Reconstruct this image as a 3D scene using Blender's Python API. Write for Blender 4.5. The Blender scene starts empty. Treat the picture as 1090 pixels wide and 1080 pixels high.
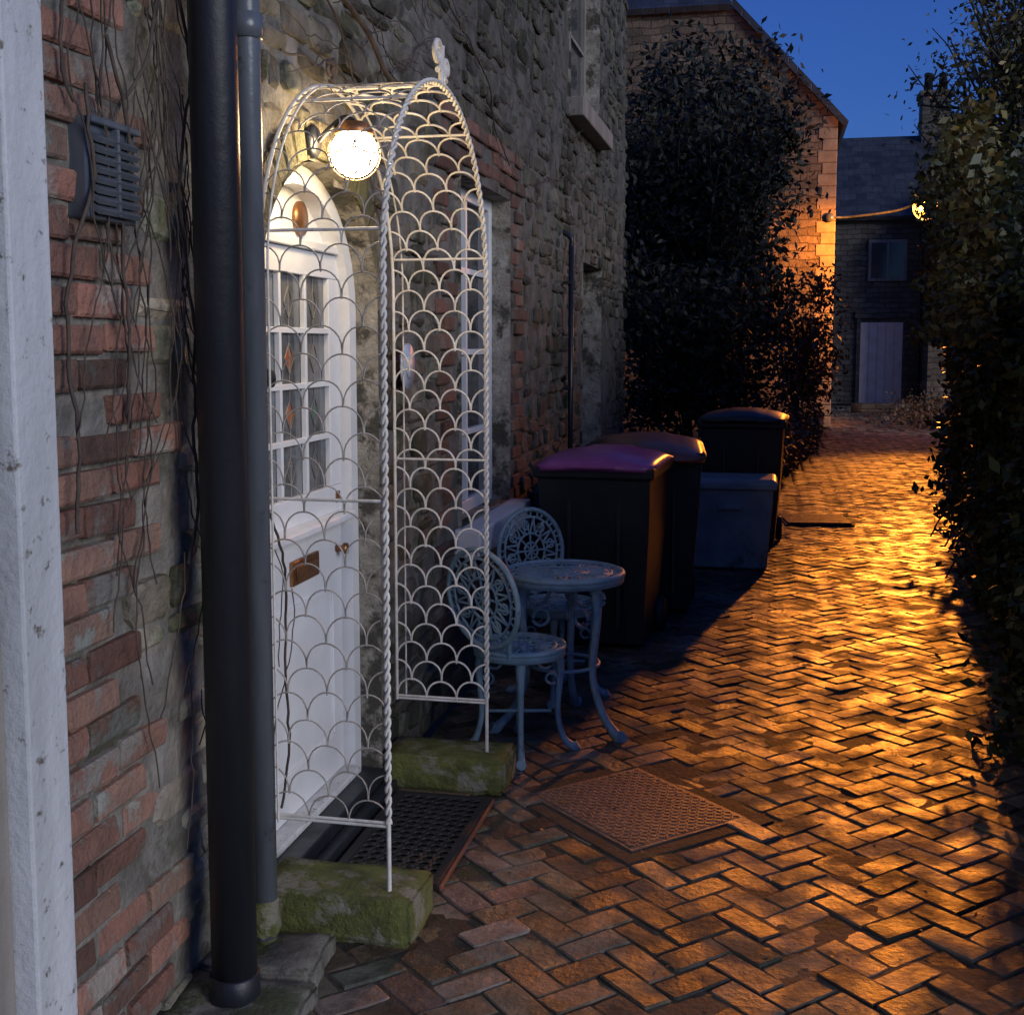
import bpy, math, random
import numpy as np
from mathutils import Vector, Matrix, noise
random.seed(7); np.random.seed(7)
R=random.random
def U(a,b): return a+(b-a)*R()
S=bpy.context.scene
COL=S.collection
# ---------------------------------------------------------------- materials
def pmat(name,c1,c2=None,scale=6,rough=.7,bump=.3,bscale=40,metal=0,c3=None,s3=2.5,t3=.55,attr=False,rough2=None,spec=.5,bdist=.01,detail=6,emit=None,es=0,brick=None,streak=False):
    m=bpy.data.materials.new(name); m.use_nodes=True
    nt=m.node_tree; N=nt.nodes; L=nt.links; b=N['Principled BSDF']
    tc=N.new('ShaderNodeTexCoord'); co=tc.outputs['Object']
    if streak:
        mp=N.new('ShaderNodeMapping'); mp.inputs['Scale'].default_value=(1,1,.15); L.new(co,mp.inputs['Vector']); co2=mp.outputs['Vector']
    else: co2=co
    def no(sc,det=detail,r=.6,c=co2):
        n=N.new('ShaderNodeTexNoise'); n.inputs['Scale'].default_value=sc; n.inputs['Detail'].default_value=det; n.inputs['Roughness'].default_value=r
        L.new(c,n.inputs['Vector']); return n.outputs['Fac']
    def ramp(f,a,bb):
        r=N.new('ShaderNodeMapRange'); r.inputs['From Min'].default_value=a; r.inputs['From Max'].default_value=bb; L.new(f,r.inputs['Value']); return r.outputs['Result']
    def mix(f,a,bb,mode='MIX'):
        x=N.new('ShaderNodeMix'); x.data_type='RGBA'; x.blend_type=mode
        if isinstance(f,(int,float)): x.inputs['Factor'].default_value=f
        else: L.new(f,x.inputs['Factor'])
        for s,v in ((x.inputs['A'],a),(x.inputs['B'],bb)):
            if isinstance(v,tuple): s.default_value=(*v,1)
            else: L.new(v,s)
        return x.outputs['Result']
    c2=c2 or tuple(v*.7 for v in c1)
    col=mix(ramp(no(scale),.35,.65),c1,c2)
    hb=None
    if brick:
        bw,bh,mort,ax=brick
        sx=N.new('ShaderNodeSeparateXYZ'); L.new(co,sx.inputs[0]); cx=N.new('ShaderNodeCombineXYZ')
        L.new(sx.outputs['X' if ax=='Y' else 'Y'],cx.inputs[0]); L.new(sx.outputs['Z'],cx.inputs[1])
        bt=N.new('ShaderNodeTexBrick'); bt.inputs['Scale'].default_value=1; bt.inputs['Brick Width'].default_value=bw; bt.inputs['Row Height'].default_value=bh
        bt.inputs['Mortar Size'].default_value=mort; bt.inputs['Mortar Smooth'].default_value=.5
        bt.inputs['Color1'].default_value=(1.15,1.1,1.05,1); bt.inputs['Color2'].default_value=(.6,.58,.55,1); bt.inputs['Mortar'].default_value=(.55,.53,.5,1)
        wn=N.new('ShaderNodeTexNoise'); wn.inputs['Scale'].default_value=3; L.new(cx.outputs[0],wn.inputs['Vector'])
        vm=N.new('ShaderNodeVectorMath'); vm.operation='MULTIPLY_ADD'; L.new(wn.outputs['Color'],vm.inputs[0]); vm.inputs[1].default_value=(.16,.14,0); L.new(cx.outputs[0],vm.inputs[2])
        L.new(vm.outputs[0],bt.inputs['Vector'])
        col=mix(1.0,col,bt.outputs['Color'],'MULTIPLY'); hb=bt.outputs['Fac']
    if c3: col=mix(ramp(no(s3,8,.7,co),t3,t3+.08),col,c3)
    if attr:
        a=N.new('ShaderNodeAttribute'); a.attribute_name='Col'; col=mix(1.0,col,a.outputs['Color'],'MULTIPLY')
    L.new(col,b.inputs['Base Color'])
    b.inputs['Metallic'].default_value=metal; b.inputs['Specular IOR Level'].default_value=spec
    if rough2 is not None:
        rr=N.new('ShaderNodeMapRange'); rr.inputs['From Min'].default_value=.38; rr.inputs['From Max'].default_value=.62; rr.inputs['To Min'].default_value=rough; rr.inputs['To Max'].default_value=rough2
        L.new(no(scale*.45),rr.inputs['Value']); L.new(rr.outputs['Result'],b.inputs['Roughness'])
    else: b.inputs['Roughness'].default_value=rough
    if bump:
        bn=N.new('ShaderNodeBump'); bn.inputs['Strength'].default_value=bump; bn.inputs['Distance'].default_value=bdist
        h=no(bscale,8,.65,co)
        if hb:
            mm=N.new('ShaderNodeMath'); mm.operation='MULTIPLY_ADD'; L.new(hb,mm.inputs[0]); mm.inputs[1].default_value=-1.5; L.new(h,mm.inputs[2]); h=mm.outputs[0]
        L.new(h,bn.inputs['Height']); L.new(bn.outputs['Normal'],b.inputs['Normal'])
    if emit: b.inputs['Emission Color'].default_value=(*emit,1); b.inputs['Emission Strength'].default_value=es
    return m
M={}
M['ground']=pmat('soil',(.045,.04,.028),(.02,.018,.013),8,.8,.8,30,c3=(.035,.05,.015),t3=.52)
M['joint']=pmat('joint_dirt',(.075,.062,.045),(.035,.029,.021),14,.8,1,50,c3=(.035,.045,.016),s3=5,t3=.54)
M['paver']=pmat('damp_pavers',(.18,.15,.122),(.075,.062,.05),11,.34,1,42,attr=True,rough2=.8,bdist=.009,c3=(.065,.062,.045),s3=3.0,t3=.53)
M['stone']=pmat('rubble_stone',(.30,.275,.215),(.13,.122,.095),7,.85,1,24,attr=True,c3=(.09,.095,.05),s3=2.6,t3=.52,bdist=.025)
M['mortar']=pmat('old_mortar',(.34,.315,.27),(.15,.14,.115),9,.9,1,35,attr=True,c3=(.08,.08,.05),s3=3,t3=.55,bdist=.02)
M['kerb']=pmat('worn_concrete',(.28,.26,.22),(.12,.11,.09),9,.9,1,35,c3=(.07,.08,.04),s3=5,t3=.52,bdist=.02)
M['brick']=pmat('old_brick',(.41,.21,.145),(.25,.135,.10),12,.8,1,45,attr=True,c3=(.35,.31,.26),s3=6,t3=.52,bdist=.018)
M['plaster']=pmat('flaking_plaster',(.42,.39,.33),(.20,.18,.14),10,.9,1,30,c3=(.07,.065,.05),s3=6,t3=.5,bdist=.02)
M['white']=pmat('white_paint',(.78,.79,.80),(.68,.69,.70),5,.45,.12,30,c3=(.42,.40,.36),s3=14,t3=.70)
M['oldwhite']=pmat('weathered_white_paint',(.68,.69,.69),(.50,.51,.51),8,.6,.7,25,c3=(.15,.13,.10),s3=22,t3=.585,streak=True)
M['grey']=pmat('grey_timber',(.30,.27,.23),(.17,.15,.13),9,.7,.5,25,streak=True)
M['wire']=pmat('white_wire',(.80,.77,.71),(.60,.56,.49),30,.45,.2,90,c3=(.28,.2,.14),s3=45,t3=.66)
M['wire2']=pmat('grey_brown_wire',(.50,.46,.41),(.30,.26,.22),30,.5,.2,90)  # near-side wires, a darker grey-brown than the far side
M['pipe']=pmat('black_pipe_paint',(.012,.014,.019),(.022,.024,.03),12,.28,.25,25,streak=True,rough2=.5)
M['pipe2']=pmat('grey_pipe_paint',(.13,.145,.165),(.07,.08,.095),12,.28,.15,25,streak=True,c3=(.05,.05,.05),s3=14,t3=.62)
M['moss']=pmat('mossy_stone',(.19,.20,.05),(.10,.11,.03),16,.95,1,60,c3=(.28,.26,.19),s3=9,t3=.50,bdist=.02)
M['rubber']=pmat('rubber',(.02,.02,.022),None,8,.55,.4,60)
M['glass']=pmat('dark_glass',(.035,.04,.05),(.05,.055,.06),3,.06,0,1)
M['paneglass']=pmat('pane_glass',(.22,.23,.24),(.05,.055,.06),4,.08,0,1)
M['stained']=pmat('stained_glass',(.5,.20,.04),(.35,.05,.03),30,.15,0,1)
M['stained2']=pmat('green_stained_glass',(.10,.22,.12),(.05,.12,.2),30,.15,0,1)
M['brass']=pmat('brass',(.45,.22,.10),(.25,.12,.05),20,.35,.2,50,metal=.8)
M['plaque']=pmat('plaque_enamel',(.65,.72,.82),(.5,.6,.75),20,.3,0,1)
M['iron']=pmat('pale_blue_iron',(.25,.38,.46),(.17,.27,.33),14,.45,.5,60,c3=(.10,.09,.07),s3=12,t3=.60)
M['bin']=pmat('bin_plastic',(.018,.02,.022),(.028,.03,.03),6,.42,.15,60)
M['bing']=pmat('green_bin_plastic',(.016,.022,.018),(.028,.032,.03),6,.45,.15,60)
M['lidp']=pmat('purple_lid',(.42,.11,.33),(.30,.08,.24),6,.28,.1,60)
M['lidb']=pmat('brown_lid',(.24,.09,.055),(.16,.06,.04),6,.35,.1,60)
M['boxp']=pmat('grey_box_plastic',(.30,.36,.37),(.20,.24,.25),5,.4,.2,30,c3=(.11,.11,.10),t3=.58)
M['cover']=pmat('manhole_metal',(.18,.14,.115),(.11,.085,.07),12,.5,.6,60,metal=.1)
M['leaf']=pmat('hedge_leaves',(.055,.07,.022),(.028,.04,.013),1.5,.5,0,1,attr=True)
M['leaf2']=pmat('shrub_leaves',(.018,.021,.013),(.010,.012,.008),2,.65,0,1,attr=True)
M['leaf3']=pmat('ivy_leaves',(.18,.15,.045),(.05,.052,.02),1.8,.5,0,1,attr=True)
M['dead']=pmat('dead_leaves',(.12,.07,.035),(.07,.045,.02),9,.6,0,1,attr=True)
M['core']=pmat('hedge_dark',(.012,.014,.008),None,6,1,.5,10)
M['bark']=pmat('bark',(.075,.058,.042),(.04,.03,.024),10,.9,.8,40)
M['vine']=pmat('dry_vine',(.11,.08,.06),(.05,.038,.03),20,.85,.3,60)
M['house2']=pmat('cottage_stone',(.22,.165,.115),(.12,.09,.065),2,.85,.9,14,brick=(.36,.15,.014,'Y'),bdist=.03)
M['house3']=pmat('grey_stone',(.15,.135,.115),(.10,.088,.075),2,.85,.9,14,brick=(.34,.14,.014,'Y'),bdist=.03)
M['quoin']=pmat('quoin_stone',(.33,.245,.165),(.22,.165,.11),4,.85,.7,16)
M['slate']=pmat('slate_roof',(.06,.065,.08),(.035,.04,.05),3,.5,.5,20,brick=(.3,.2,.012,'Y'))
M['pdoor']=pmat('pale_door',(.85,.68,.58),(.7,.55,.47),4,.6,.1,20)
M['dark']=pmat('dark_void',(.01,.01,.012),None,3,.8,0,1)
M['lampw']=pmat('warm_lamp_glass',(1,1,1),(1,1,1),3,.3,0,1,emit=(1,.74,.41),es=64)
M['lampo']=pmat('sodium_lamp_glass',(1,.6,.2),None,3,.3,0,1,emit=(1,.42,.07),es=6)
M['winlit']=pmat('lit_curtain',(.5,.3,.12),None,3,.8,0,1,emit=(1,.38,.08),es=.3)
# ---------------------------------------------------------------- helpers
def group(name,loc=(0,0,0),rz=0):
    e=bpy.data.objects.new(name,None); COL.objects.link(e); e.location=loc; e.rotation_euler=(0,0,rz); e.empty_display_size=.2; return e
def mesh(name,v,f,mat,parent=None,cols=None,smooth=False):
    me=bpy.data.meshes.new(name); me.from_pydata([tuple(x) for x in v],[],f); me.update()
    if cols is not None:
        a=me.color_attributes.new('Col','FLOAT_COLOR','POINT')
        c=np.ones((len(v),4),dtype=np.float32); c[:,:3]=np.asarray(cols,dtype=np.float32).reshape(len(v),3)
        a.data.foreach_set('color',c.ravel())
    me.materials.append(mat)
    if smooth: me.polygons.foreach_set('use_smooth',[True]*len(me.polygons))
    o=bpy.data.objects.new(name,me); COL.objects.link(o)
    if parent: o.parent=parent
    return o
def box(name,lo,hi,mat,parent=None,bev=0.004,seg=2):
    (x0,y0,z0),(x1,y1,z1)=lo,hi
    v=[(x,y,z) for x in(x0,x1) for y in(y0,y1) for z in(z0,z1)]
    f=[(0,1,3,2),(4,6,7,5),(0,4,5,1),(2,3,7,6),(0,2,6,4),(1,5,7,3)]
    o=mesh(name,v,f,mat,parent)
    if bev:
        b=o.modifiers.new('b','BEVEL'); b.width=bev; b.segments=seg; b.limit_method='NONE'
    return o
def tube(name,paths,r,mat,parent=None,cyc=False,radii=None,res=2):
    c=bpy.data.curves.new(name,'CURVE'); c.dimensions='3D'; c.bevel_depth=r; c.bevel_resolution=res; c.use_fill_caps=True
    for k,p in enumerate(paths):
        if len(p)<2: continue
        s=c.splines.new('POLY'); s.points.add(len(p)-1)
        a=np.ones((len(p),4)); a[:,:3]=np.array([tuple(q) for q in p]); s.points.foreach_set('co',a.ravel())
        s.use_cyclic_u=cyc; s.use_smooth=True
        if radii: s.points.foreach_set('radius',radii[k] if isinstance(radii[0],(list,tuple)) else radii)
    c.materials.append(mat)
    o=bpy.data.objects.new(name,c); COL.objects.link(o)
    if parent: o.parent=parent
    return o
def lathe(name,prof,mat,parent=None,n=32,loc=(0,0,0),axis='Z',close=True):
    v=[];f=[]
    for (r,z) in prof:
        for i in range(n):
            a=2*math.pi*i/n; p=(r*math.cos(a),r*math.sin(a),z)
            if axis=='X': p=(p[2],p[0],p[1])
            if axis=='Y': p=(p[0],p[2],p[1])
            v.append((p[0]+loc[0],p[1]+loc[1],p[2]+loc[2]))
    m=len(prof)
    for j in range(m-1):
        for i in range(n):
            k=(i+1)%n; f.append((j*n+i,j*n+k,(j+1)*n+k,(j+1)*n+i))
    if close: f.append(tuple(range(n))[::-1]); f.append(tuple((m-1)*n+i for i in range(n)))
    o=mesh(name,v,f,mat,parent)
    me=o.data; me.polygons.foreach_set('use_smooth',[len(p.vertices)==4 for p in me.polygons]); return o
def cat(pts,n=8):
    P=[Vector(p) for p in pts]; P=[P[0]*2-P[1]]+P+[P[-1]*2-P[-2]]; out=[]
    for i in range(1,len(P)-2):
        for k in range(n):
            t=k/n; a,b,c,d=P[i-1],P[i],P[i+1],P[i+2]
            out.append(.5*((2*b)+(c-a)*t+(2*a-5*b+4*c-d)*t*t+(3*b-a-3*c+d)*t**3))
    out.append(P[-2]); return out
class MB:
    def __init__(s): s.v=[];s.f=[];s.c=[]
    def block(s,o,eu,ev,en,w,h,d,bev,col,jit=0,tilt=0,rnd=0):
        o=np.array(o,float);eu=np.array(eu,float);ev=np.array(ev,float);en=np.array(en,float)
        b=len(s.v)
        if rnd:
            cs=[]
            for (a,c) in [(-1,-1),(1,-1),(1,1),(-1,1)]:
                k1,k2=U(.3*rnd,rnd),U(.4*rnd,rnd*1.6)
                pa=(a*(1-k1),c); pb_=(a,c*(1-k2))
                cs+= [pb_,pa] if a*c>0 else [pa,pb_]
        else: cs=[(-1,-1),(1,-1),(1,1),(-1,1)]
        n=len(cs)
        tu,tv=U(-tilt,tilt),U(-tilt,tilt); ju=[(U(-jit,jit),U(-jit,jit)) for _ in cs]
        for lvl in range(3):
            for k,(a,c) in enumerate(cs):
                ins=bev if lvl==2 else 0
                tl=tu*a+tv*c+U(-tilt,tilt)*.3
                nn=0 if lvl==0 else (d-bev*.8+tl if lvl==1 else d+tl)
                s.v.append(o+eu*(a*(w/2-ins)+ju[k][0])+ev*(c*(h/2-ins)+ju[k][1])+en*nn); s.c.append(col)
        for l in(0,1):
            for k in range(n):
                q=(k+1)%n; s.f.append((b+l*n+k,b+l*n+q,b+l*n+n+q,b+l*n+n+k))
        s.f.append(tuple(b+2*n+i for i in range(n)))
    def make(s,name,mat,parent=None): return mesh(name,s.v,s.f,mat,parent,s.c)
def leaves(name,P,size,mat,parent=None,colv=(.5,1.5),up=.3,elong=1.8,colf=None):
    P=np.asarray(P); n=len(P)
    nr=np.random.normal(size=(n,3)); nr[:,2]+=up; nr/=np.linalg.norm(nr,axis=1)[:,None]
    t=np.random.normal(size=(n,3)); t-=nr*(t*nr).sum(1)[:,None]; t/=np.linalg.norm(t,axis=1)[:,None]
    w=np.cross(nr,t); s=(size*np.random.uniform(.6,1.3,n))[:,None]
    v=np.stack([P-t*s*elong/2,P+w*s/2+nr*s*.12,P+t*s*elong/2,P-w*s/2+nr*s*.12],1).reshape(-1,3)
    me=bpy.data.meshes.new(name); me.vertices.add(4*n); me.vertices.foreach_set('co',v.ravel())
    me.loops.add(4*n); me.loops.foreach_set('vertex_index',np.arange(4*n)); me.polygons.add(n); me.polygons.foreach_set('loop_start',np.arange(n)*4)
    me.polygons.foreach_set('loop_total',np.full(n,4)); me.update(calc_edges=True)
    b=np.random.uniform(colv[0],colv[1],n)
    hue=np.random.uniform(.8,1.3,n)
    c=np.stack([b*hue,b,b*.9,np.ones(n)],1)
    a=me.color_attributes.new('Col','FLOAT_COLOR','POINT'); a.data.foreach_set('color',np.repeat(c,4,0).astype(np.float32).ravel())
    me.materials.append(mat); o=bpy.data.objects.new(name,me); COL.objects.link(o)
    if parent:o.parent=parent
    return o
# ---------------------------------------------------------------- ground + path
def gz(x,y): return 0.010*noise.noise(Vector((x*.8,y*.8,0)))+.005*noise.noise(Vector((x*2.3,y*2.3,4)))
v=[(-150,-60,-.032),(150,-60,-.032),(150,240,-.032),(-150,240,-.032)]
mesh('ground',v,[(0,1,2,3)],M['ground'])
MHC=(-.433,4.12)
pb=MB(); q=math.sqrt(.5)
def pxl(y): return np.interp(y,[0,11,12.6,19,24.5,25,33],[-1.34,-1.34,.0,.75,1.1,1.1,1.2])
def pxr(y): return np.interp(y,[0,3,9,14,19.5,24,33],[1.35,1.35,1.55,2.1,2.9,4.2,5])
PS=.096
BP=group('brick_path')
for a in range(-10,430):
    for b in range(-270,270):
        k=(a-b)%4
        if k not in(0,3): continue
        cu,cv,w,h=(a+1,b+.5,2,1) if k==0 else (a+.5,b+1,1,2)
        x=(cu-cv)*q*PS-.2; y=(cu+cv)*q*PS+.03
        if y<.6 or y>33 or not (pxl(y)<x<pxr(y)): continue
        dx,dy=x-MHC[0],y-MHC[1]; uu=(dx+dy)*q; vv=(-dx+dy)*q
        if abs(uu)<.235+ (w*PS/2)*.75 and abs(vv)<.285+(h*PS/2)*.75: continue
        if (-1.36<x<-.93 and 2.99<y<3.2): continue
        t=U(.45,1.45)*(.5 if R()<.17 else 1)*(1+.6*noise.noise(Vector((x*1.1,y*1.1,30)))); rr=U(.78,1.22); bl=U(.8,1.08)
        ev=(-q,q,0); eu=(q,q,0)
        an=U(-.05,.05); ca,sa=math.cos(an),math.sin(an)
        e1=(eu[0]*ca+ev[0]*sa,eu[1]*ca+ev[1]*sa,0); e2=(-eu[0]*sa+ev[0]*ca,-eu[1]*sa+ev[1]*ca,0)
        near=y<9
        pb.block((x+U(-.003,.003),y+U(-.003,.003),-.03),e1,e2,(0,0,1),w*PS-U(.003,.011),h*PS-U(.003,.010),.03+gz(x,y)+(U(-.004,.001) if R()<.82 else U(-.009,.004)),U(.003,.006),(t*rr,t,t*bl),.0014,.0024,U(.05,.16) if near else 0)
pb.make('pavers',M['paver'],BP)
v=[];f=[];st=.022; yy_=np.arange(.5,14,st); nx=170
for y in yy_:
    for i in range(nx):
        x=pxl(y)+(pxr(y)-pxl(y))*i/(nx-1)
        n=noise.noise(Vector((x*11,y*11,0)))*.003+noise.noise(Vector((x*2.5,y*2.5,7)))*.005+noise.noise(Vector((x*30,y*30,7)))*.0012
        v.append((x,y,-.0060+gz(x,y)+n))
for j in range(len(yy_)-1):
    for i in range(nx-1): f.append((j*nx+i,j*nx+i+1,(j+1)*nx+i+1,(j+1)*nx+i))
mesh('joint_dirt',v,f,M['joint'],BP,smooth=True)
mesh('joint_dirt_far',[(pxl(14),14,-.012),(pxr(14),14,-.012),(pxr(24),24,-.012),(pxr(33),33,-.012),(pxl(33),33,-.012),(pxl(24),24,-.012)],[(0,1,2,3,4,5)],M['joint'],BP)
g=group('manhole_cover',(MHC[0],MHC[1],0),math.radians(45))
box('concrete_surround',(-.315,-.36,-.03),(.315,.36,-.001),M['joint'],g,.004)
box('frame',(-.25,-.295,-.02),(.25,.295,.003),M['cover'],g,.002)
mb=MB()
for i in range(-11,12):
    for j in range(-13,14):
        an=math.pi/4*(1 if (i+j)%2 else -1)
        mb.block((i*.0205,j*.0205,.0040),(math.cos(an),math.sin(an),0),(-math.sin(an),math.cos(an),0),(0,0,1),.018,.006,.0025,.001,(1,1,1))
mb.make('tread_pattern',M['cover'],g)
box('lid',(-.235,-.28,-.01),(.235,.28,.0045),M['cover'],g,.001)
g=group('drain_grate',(.42,11.4,.004),math.radians(8))
box('frame',(-.3,-.3,-.02),(.3,.3,.004),M['dark'],g,.002)
for i in range(9): box('bar_%d'%i,(-.28,-.28+i*.066,.004),(.28,-.25+i*.066,.022),M['cover'],g,.002)
# ---------------------------------------------------------------- near house
WX=-1.36
H=group('stone_house')
AY,AA,AS,AR=3.60,.50,1.72,.43
def wf(y,z): return float(np.interp(y,[2.3,3.0,4.2,5.5],[1.0,1.0,.85,.52])*np.interp(z,[0,.5,2.3,3],[.85,1,1,.8]))  # darkens wall colour with distance, in place of fading light; darker at top too
def in_arch(y,z,e=0):
    if z<AS: return abs(y-AY)<AA+e
    return ((y-AY)/(AA+e))**2+((z-AS)/(AR+e))**2<1
OP=[(1.1,2.08,0,2.01),(5.3,6.35,.78,2.35),(8.3,9.7,3.25,5.0),(8.9,9.9,0,2.2),(5.35,6.3,4.0,5.6)]
def opened(y,z,e=0):
    if in_arch(y,z,e): return True
    return any(a-e<y<b+e and c-e<z<d+e for a,b,c,d in OP)
v=[];f=[];cc=[];ny,nz=252,142;cs=.05
for j in range(nz):
    for i in range(ny):
        y=-1+i*cs;z=j*cs; n=noise.noise(Vector((0,y*6,z*6)))*.014+noise.noise(Vector((5,y*1.2,z*1.2)))*.02
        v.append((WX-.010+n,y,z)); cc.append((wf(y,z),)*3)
for j in range(nz-1):
    for i in range(ny-1):
        y=-1+(i+.5)*cs;z=(j+.5)*cs
        if opened(y,z,.0): continue
        f.append((j*ny+i,j*ny+i+1,(j+1)*ny+i+1,(j+1)*ny+i))
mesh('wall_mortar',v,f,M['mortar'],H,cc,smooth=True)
YE=-1+(ny-1)*cs
box('end_wall',(-7,YE-.3,0),(WX-.06,YE,7),M['house3'],H,0)
rf=mesh('roof',[(WX+.3,-1,6.95),(WX+.3,YE+.2,6.95),(-4.2,YE+.2,9.6),(-4.2,-1,9.6),(-7.2,-1,6.95),(-7.2,YE+.2,6.95)],[(0,1,2,3),(3,2,5,4)],M['slate'],H)
bb=MB(); sb=MB()
def isbrick(y,z):
    n=noise.noise(Vector((3,y*3,z*3)))*.10
    if y<2.48+n+ .05*math.sin(z*5): return True
    if z<2.62+n and (4.98+n<y<5.3 or 6.35<y<6.72+n): return True
    if 2.35<z<2.62 and 5.0<y<6.7: return True
    return False
z=.0; row=0
while z<7:
    hh=.075; y=-1+(row%2)*.11
    while y<YE:
        w=.215
        yc=y+w/2; zc=z+hh/2
        yl,yh=y,y+w
        if yc<3 and yl<2.10<yh: yl=2.105
        ww=yh-yl; ycc=(yl+yh)/2
        if ww>.04 and isbrick(yc,zc) and not opened(ycc,zc,.02) and not opened(yl+.001,zc,0) and not opened(yh,zc,0):
            if R()>.04:
                t=U(.55,1.3)*(.65 if R()<.25 else 1)*(.5 if yc>4 else 1); rr=U(.84,1.12)  # far bricks darkened in colour along with the dimmed far wall
                dd=.03+U(-.011,.002)+noise.noise(Vector((1,yc*2,zc*2)))*.006
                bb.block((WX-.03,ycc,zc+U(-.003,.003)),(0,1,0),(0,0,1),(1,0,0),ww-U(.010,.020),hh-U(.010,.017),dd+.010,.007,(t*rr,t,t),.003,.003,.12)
        y+=w
    z+=hh; row+=1
z=0
while z<7:
    hh=U(.05,.12); y=2.2+U(0,.2)
    while y<YE:
        w=U(.09,.27) if R()<.8 else U(.06,.10)
        yc=y+w/2; zc=z+hh/2
        if y>2.3 and not any(isbrick(a,zc) for a in(y+.05,yc,y+w-.05)) and not any(opened(a,b,.0) for a in(y,yc,y+w) for b in(z,z+hh)) and not in_arch(yc,zc,.12):
            if R()>.16:
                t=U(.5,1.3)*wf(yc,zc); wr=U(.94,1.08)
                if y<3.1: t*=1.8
                a=U(-.07,.07)
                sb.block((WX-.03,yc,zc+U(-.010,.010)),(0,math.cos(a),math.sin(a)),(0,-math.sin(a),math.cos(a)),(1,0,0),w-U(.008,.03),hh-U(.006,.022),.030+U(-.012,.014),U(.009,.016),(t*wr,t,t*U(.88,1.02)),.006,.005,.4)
        y+=w
    z+=hh
n=19
for i in range(n):
    a=math.pi*(i+.5)/n
    ey=-math.cos(a);ez=math.sin(a)
    o=(WX-.03,AY+ey*(AA+.065),AS+ez*(AR+.065)); t=U(.6,1.2)
    nrm=Vector((0,ey/(AA),ez/(AR))).normalized(); tg=Vector((0,-nrm.z,nrm.y))
    sb.block(o,tg,nrm,(1,0,0),.079,.115,.045+U(-.004,.006),.006,(t*1.1,t,t*.85),.003,.003)
bb.make('bricks',M['brick'],H); sb.make('rubble_stones',M['stone'],H)
def outline(a,r,z0,n=24):
    return [(AY-a,z0)]+[(AY-a*math.cos(math.pi*i/n),AS+r*math.sin(math.pi*i/n)) for i in range(n+1)]+[(AY+a,z0)]
def strip(name,o1,x1,o2,x2,mat,parent):
    n=len(o1); v=[(x1,*p) for p in o1]+[(x2,*p) for p in o2]
    return mesh(name,v,[(i,i+1,n+i+1,n+i) for i in range(n-1)],mat,parent)
O=outline(AA,AR,0)
strip('door_reveal',O,WX+.015,O,-1.6,M['plaster'],H)
Oa=outline(AA-.001,AR-.001,.08); Ob=outline(AA-.065,AR-.06,.08)
D=group('front_door'); D.parent=H
strip('frame_face',Oa,-1.425,Ob,-1.425,M['white'],D); strip('frame_inner',Ob,-1.425,Ob,-1.52,M['white'],D)
Oc=outline(AA-.07,AR-.065,.08); mesh('arch_panel',[(-1.485,*p) for p in outline(AA-.06,AR-.055,.08)],[tuple(range(len(Oc)))],M['white'],D)
y0,y1=AY-.415,AY+.415
box('lower_leaf',(-1.484,y0,.11),(-1.46,y1,1.0),M['white'],D,.003)
box('upper_leaf_bottom',(-1.484,y0,1.03),(-1.456,y1,1.12),M['white'],D,.003)
box('upper_leaf_top',(-1.484,y0,1.82),(-1.456,y1,1.90),M['white'],D,.003)
box('upper_leaf_stile_1',(-1.484,y0,1.121),(-1.456,y0+.10,1.819),M['white'],D,.003)
box('upper_leaf_stile_2',(-1.484,y1-.10,1.121),(-1.456,y1,1.819),M['white'],D,.003)
box('glass',(-1.482,y0+.09,1.11),(-1.474,y1-.09,1.83),M['paneglass'],D,0)
gw=(y1-y0-.2)/3
for i in range(1,3):
    yy=y0+.10+gw*i; box('muntin_v_%d'%i,(-1.473,yy-.009,1.12),(-1.455,yy+.009,1.82),M['white'],D,.002)
for i in range(1,4):
    zz=1.12+.70*i/4; box('muntin_h_%d'%i,(-1.473,y0+.10,zz-.009),(-1.4565,y1-.10,zz+.009),M['white'],D,.002)
ld=[]
for i in range(3):
    cy=y0+.10+gw*(i+.5); ld.append([(-1.4725,cy,1.12),(-1.4725,cy,1.82)])
    for j in range(4):
        cz=1.12+.175*(j+.5); ld.append([(-1.4722,cy-.035,cz),(-1.4722,cy,cz-.05),(-1.4722,cy+.035,cz),(-1.4722,cy,cz+.05),(-1.4722,cy-.035,cz)])
tube('leading',ld,.0022,M['grey'],D,res=0)
for k in range(12):
    i,j=k%3,k//3; cy,cz=y0+.10+gw*(i+.5),1.12+.175*(j+.5)
    mesh('stained_quarry_%d'%k,[(-1.4735,cy-.03,cz),(-1.4735,cy,cz-.045),(-1.4735,cy+.03,cz),(-1.4735,cy,cz+.045)],[(0,1,2,3)],M['stained'] if i==1 and j in(1,2) else (M['stained2'] if (i+j)%3==0 else M['paneglass']),D)
box('drip_rail',(-1.47,y0,1.0),(-1.40,y1,1.03),M['white'],D,.008)
box('top_trim',(-1.484,y0-.01,1.902),(-1.44,y1+.01,1.93),M['white'],D,.004)
for k,(a,b,c,d) in enumerate([(y0+.09,y1-.09,.24,.26),(y0+.09,y1-.09,.76,.78),(y0+.09,y0+.11,.262,.758),(y1-.11,y1-.09,.262,.758)]): box('panel_mould_%d'%k,(-1.461,a,c),(-1.452,b,d),M['white'],D,.003)
box('letter_plate',(-1.46,AY-.06,.845),(-1.446,AY+.17,.925),M['brass'],D,.005)
box('letter_flap',(-1.446,AY-.035,.862),(-1.440,AY+.145,.908),M['brass'],D,.004)
lathe('door_knob',[(.001,0),(.014,.0),(.010,.02),(.020,.028),(.020,.04),(.001,.045)],M['brass'],D,16,(-1.46,y1-.05,.90),'X')
box('lock',(-1.46,y1-.06,1.06),(-1.448,y1-.03,1.10),M['brass'],D,.004)
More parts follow.
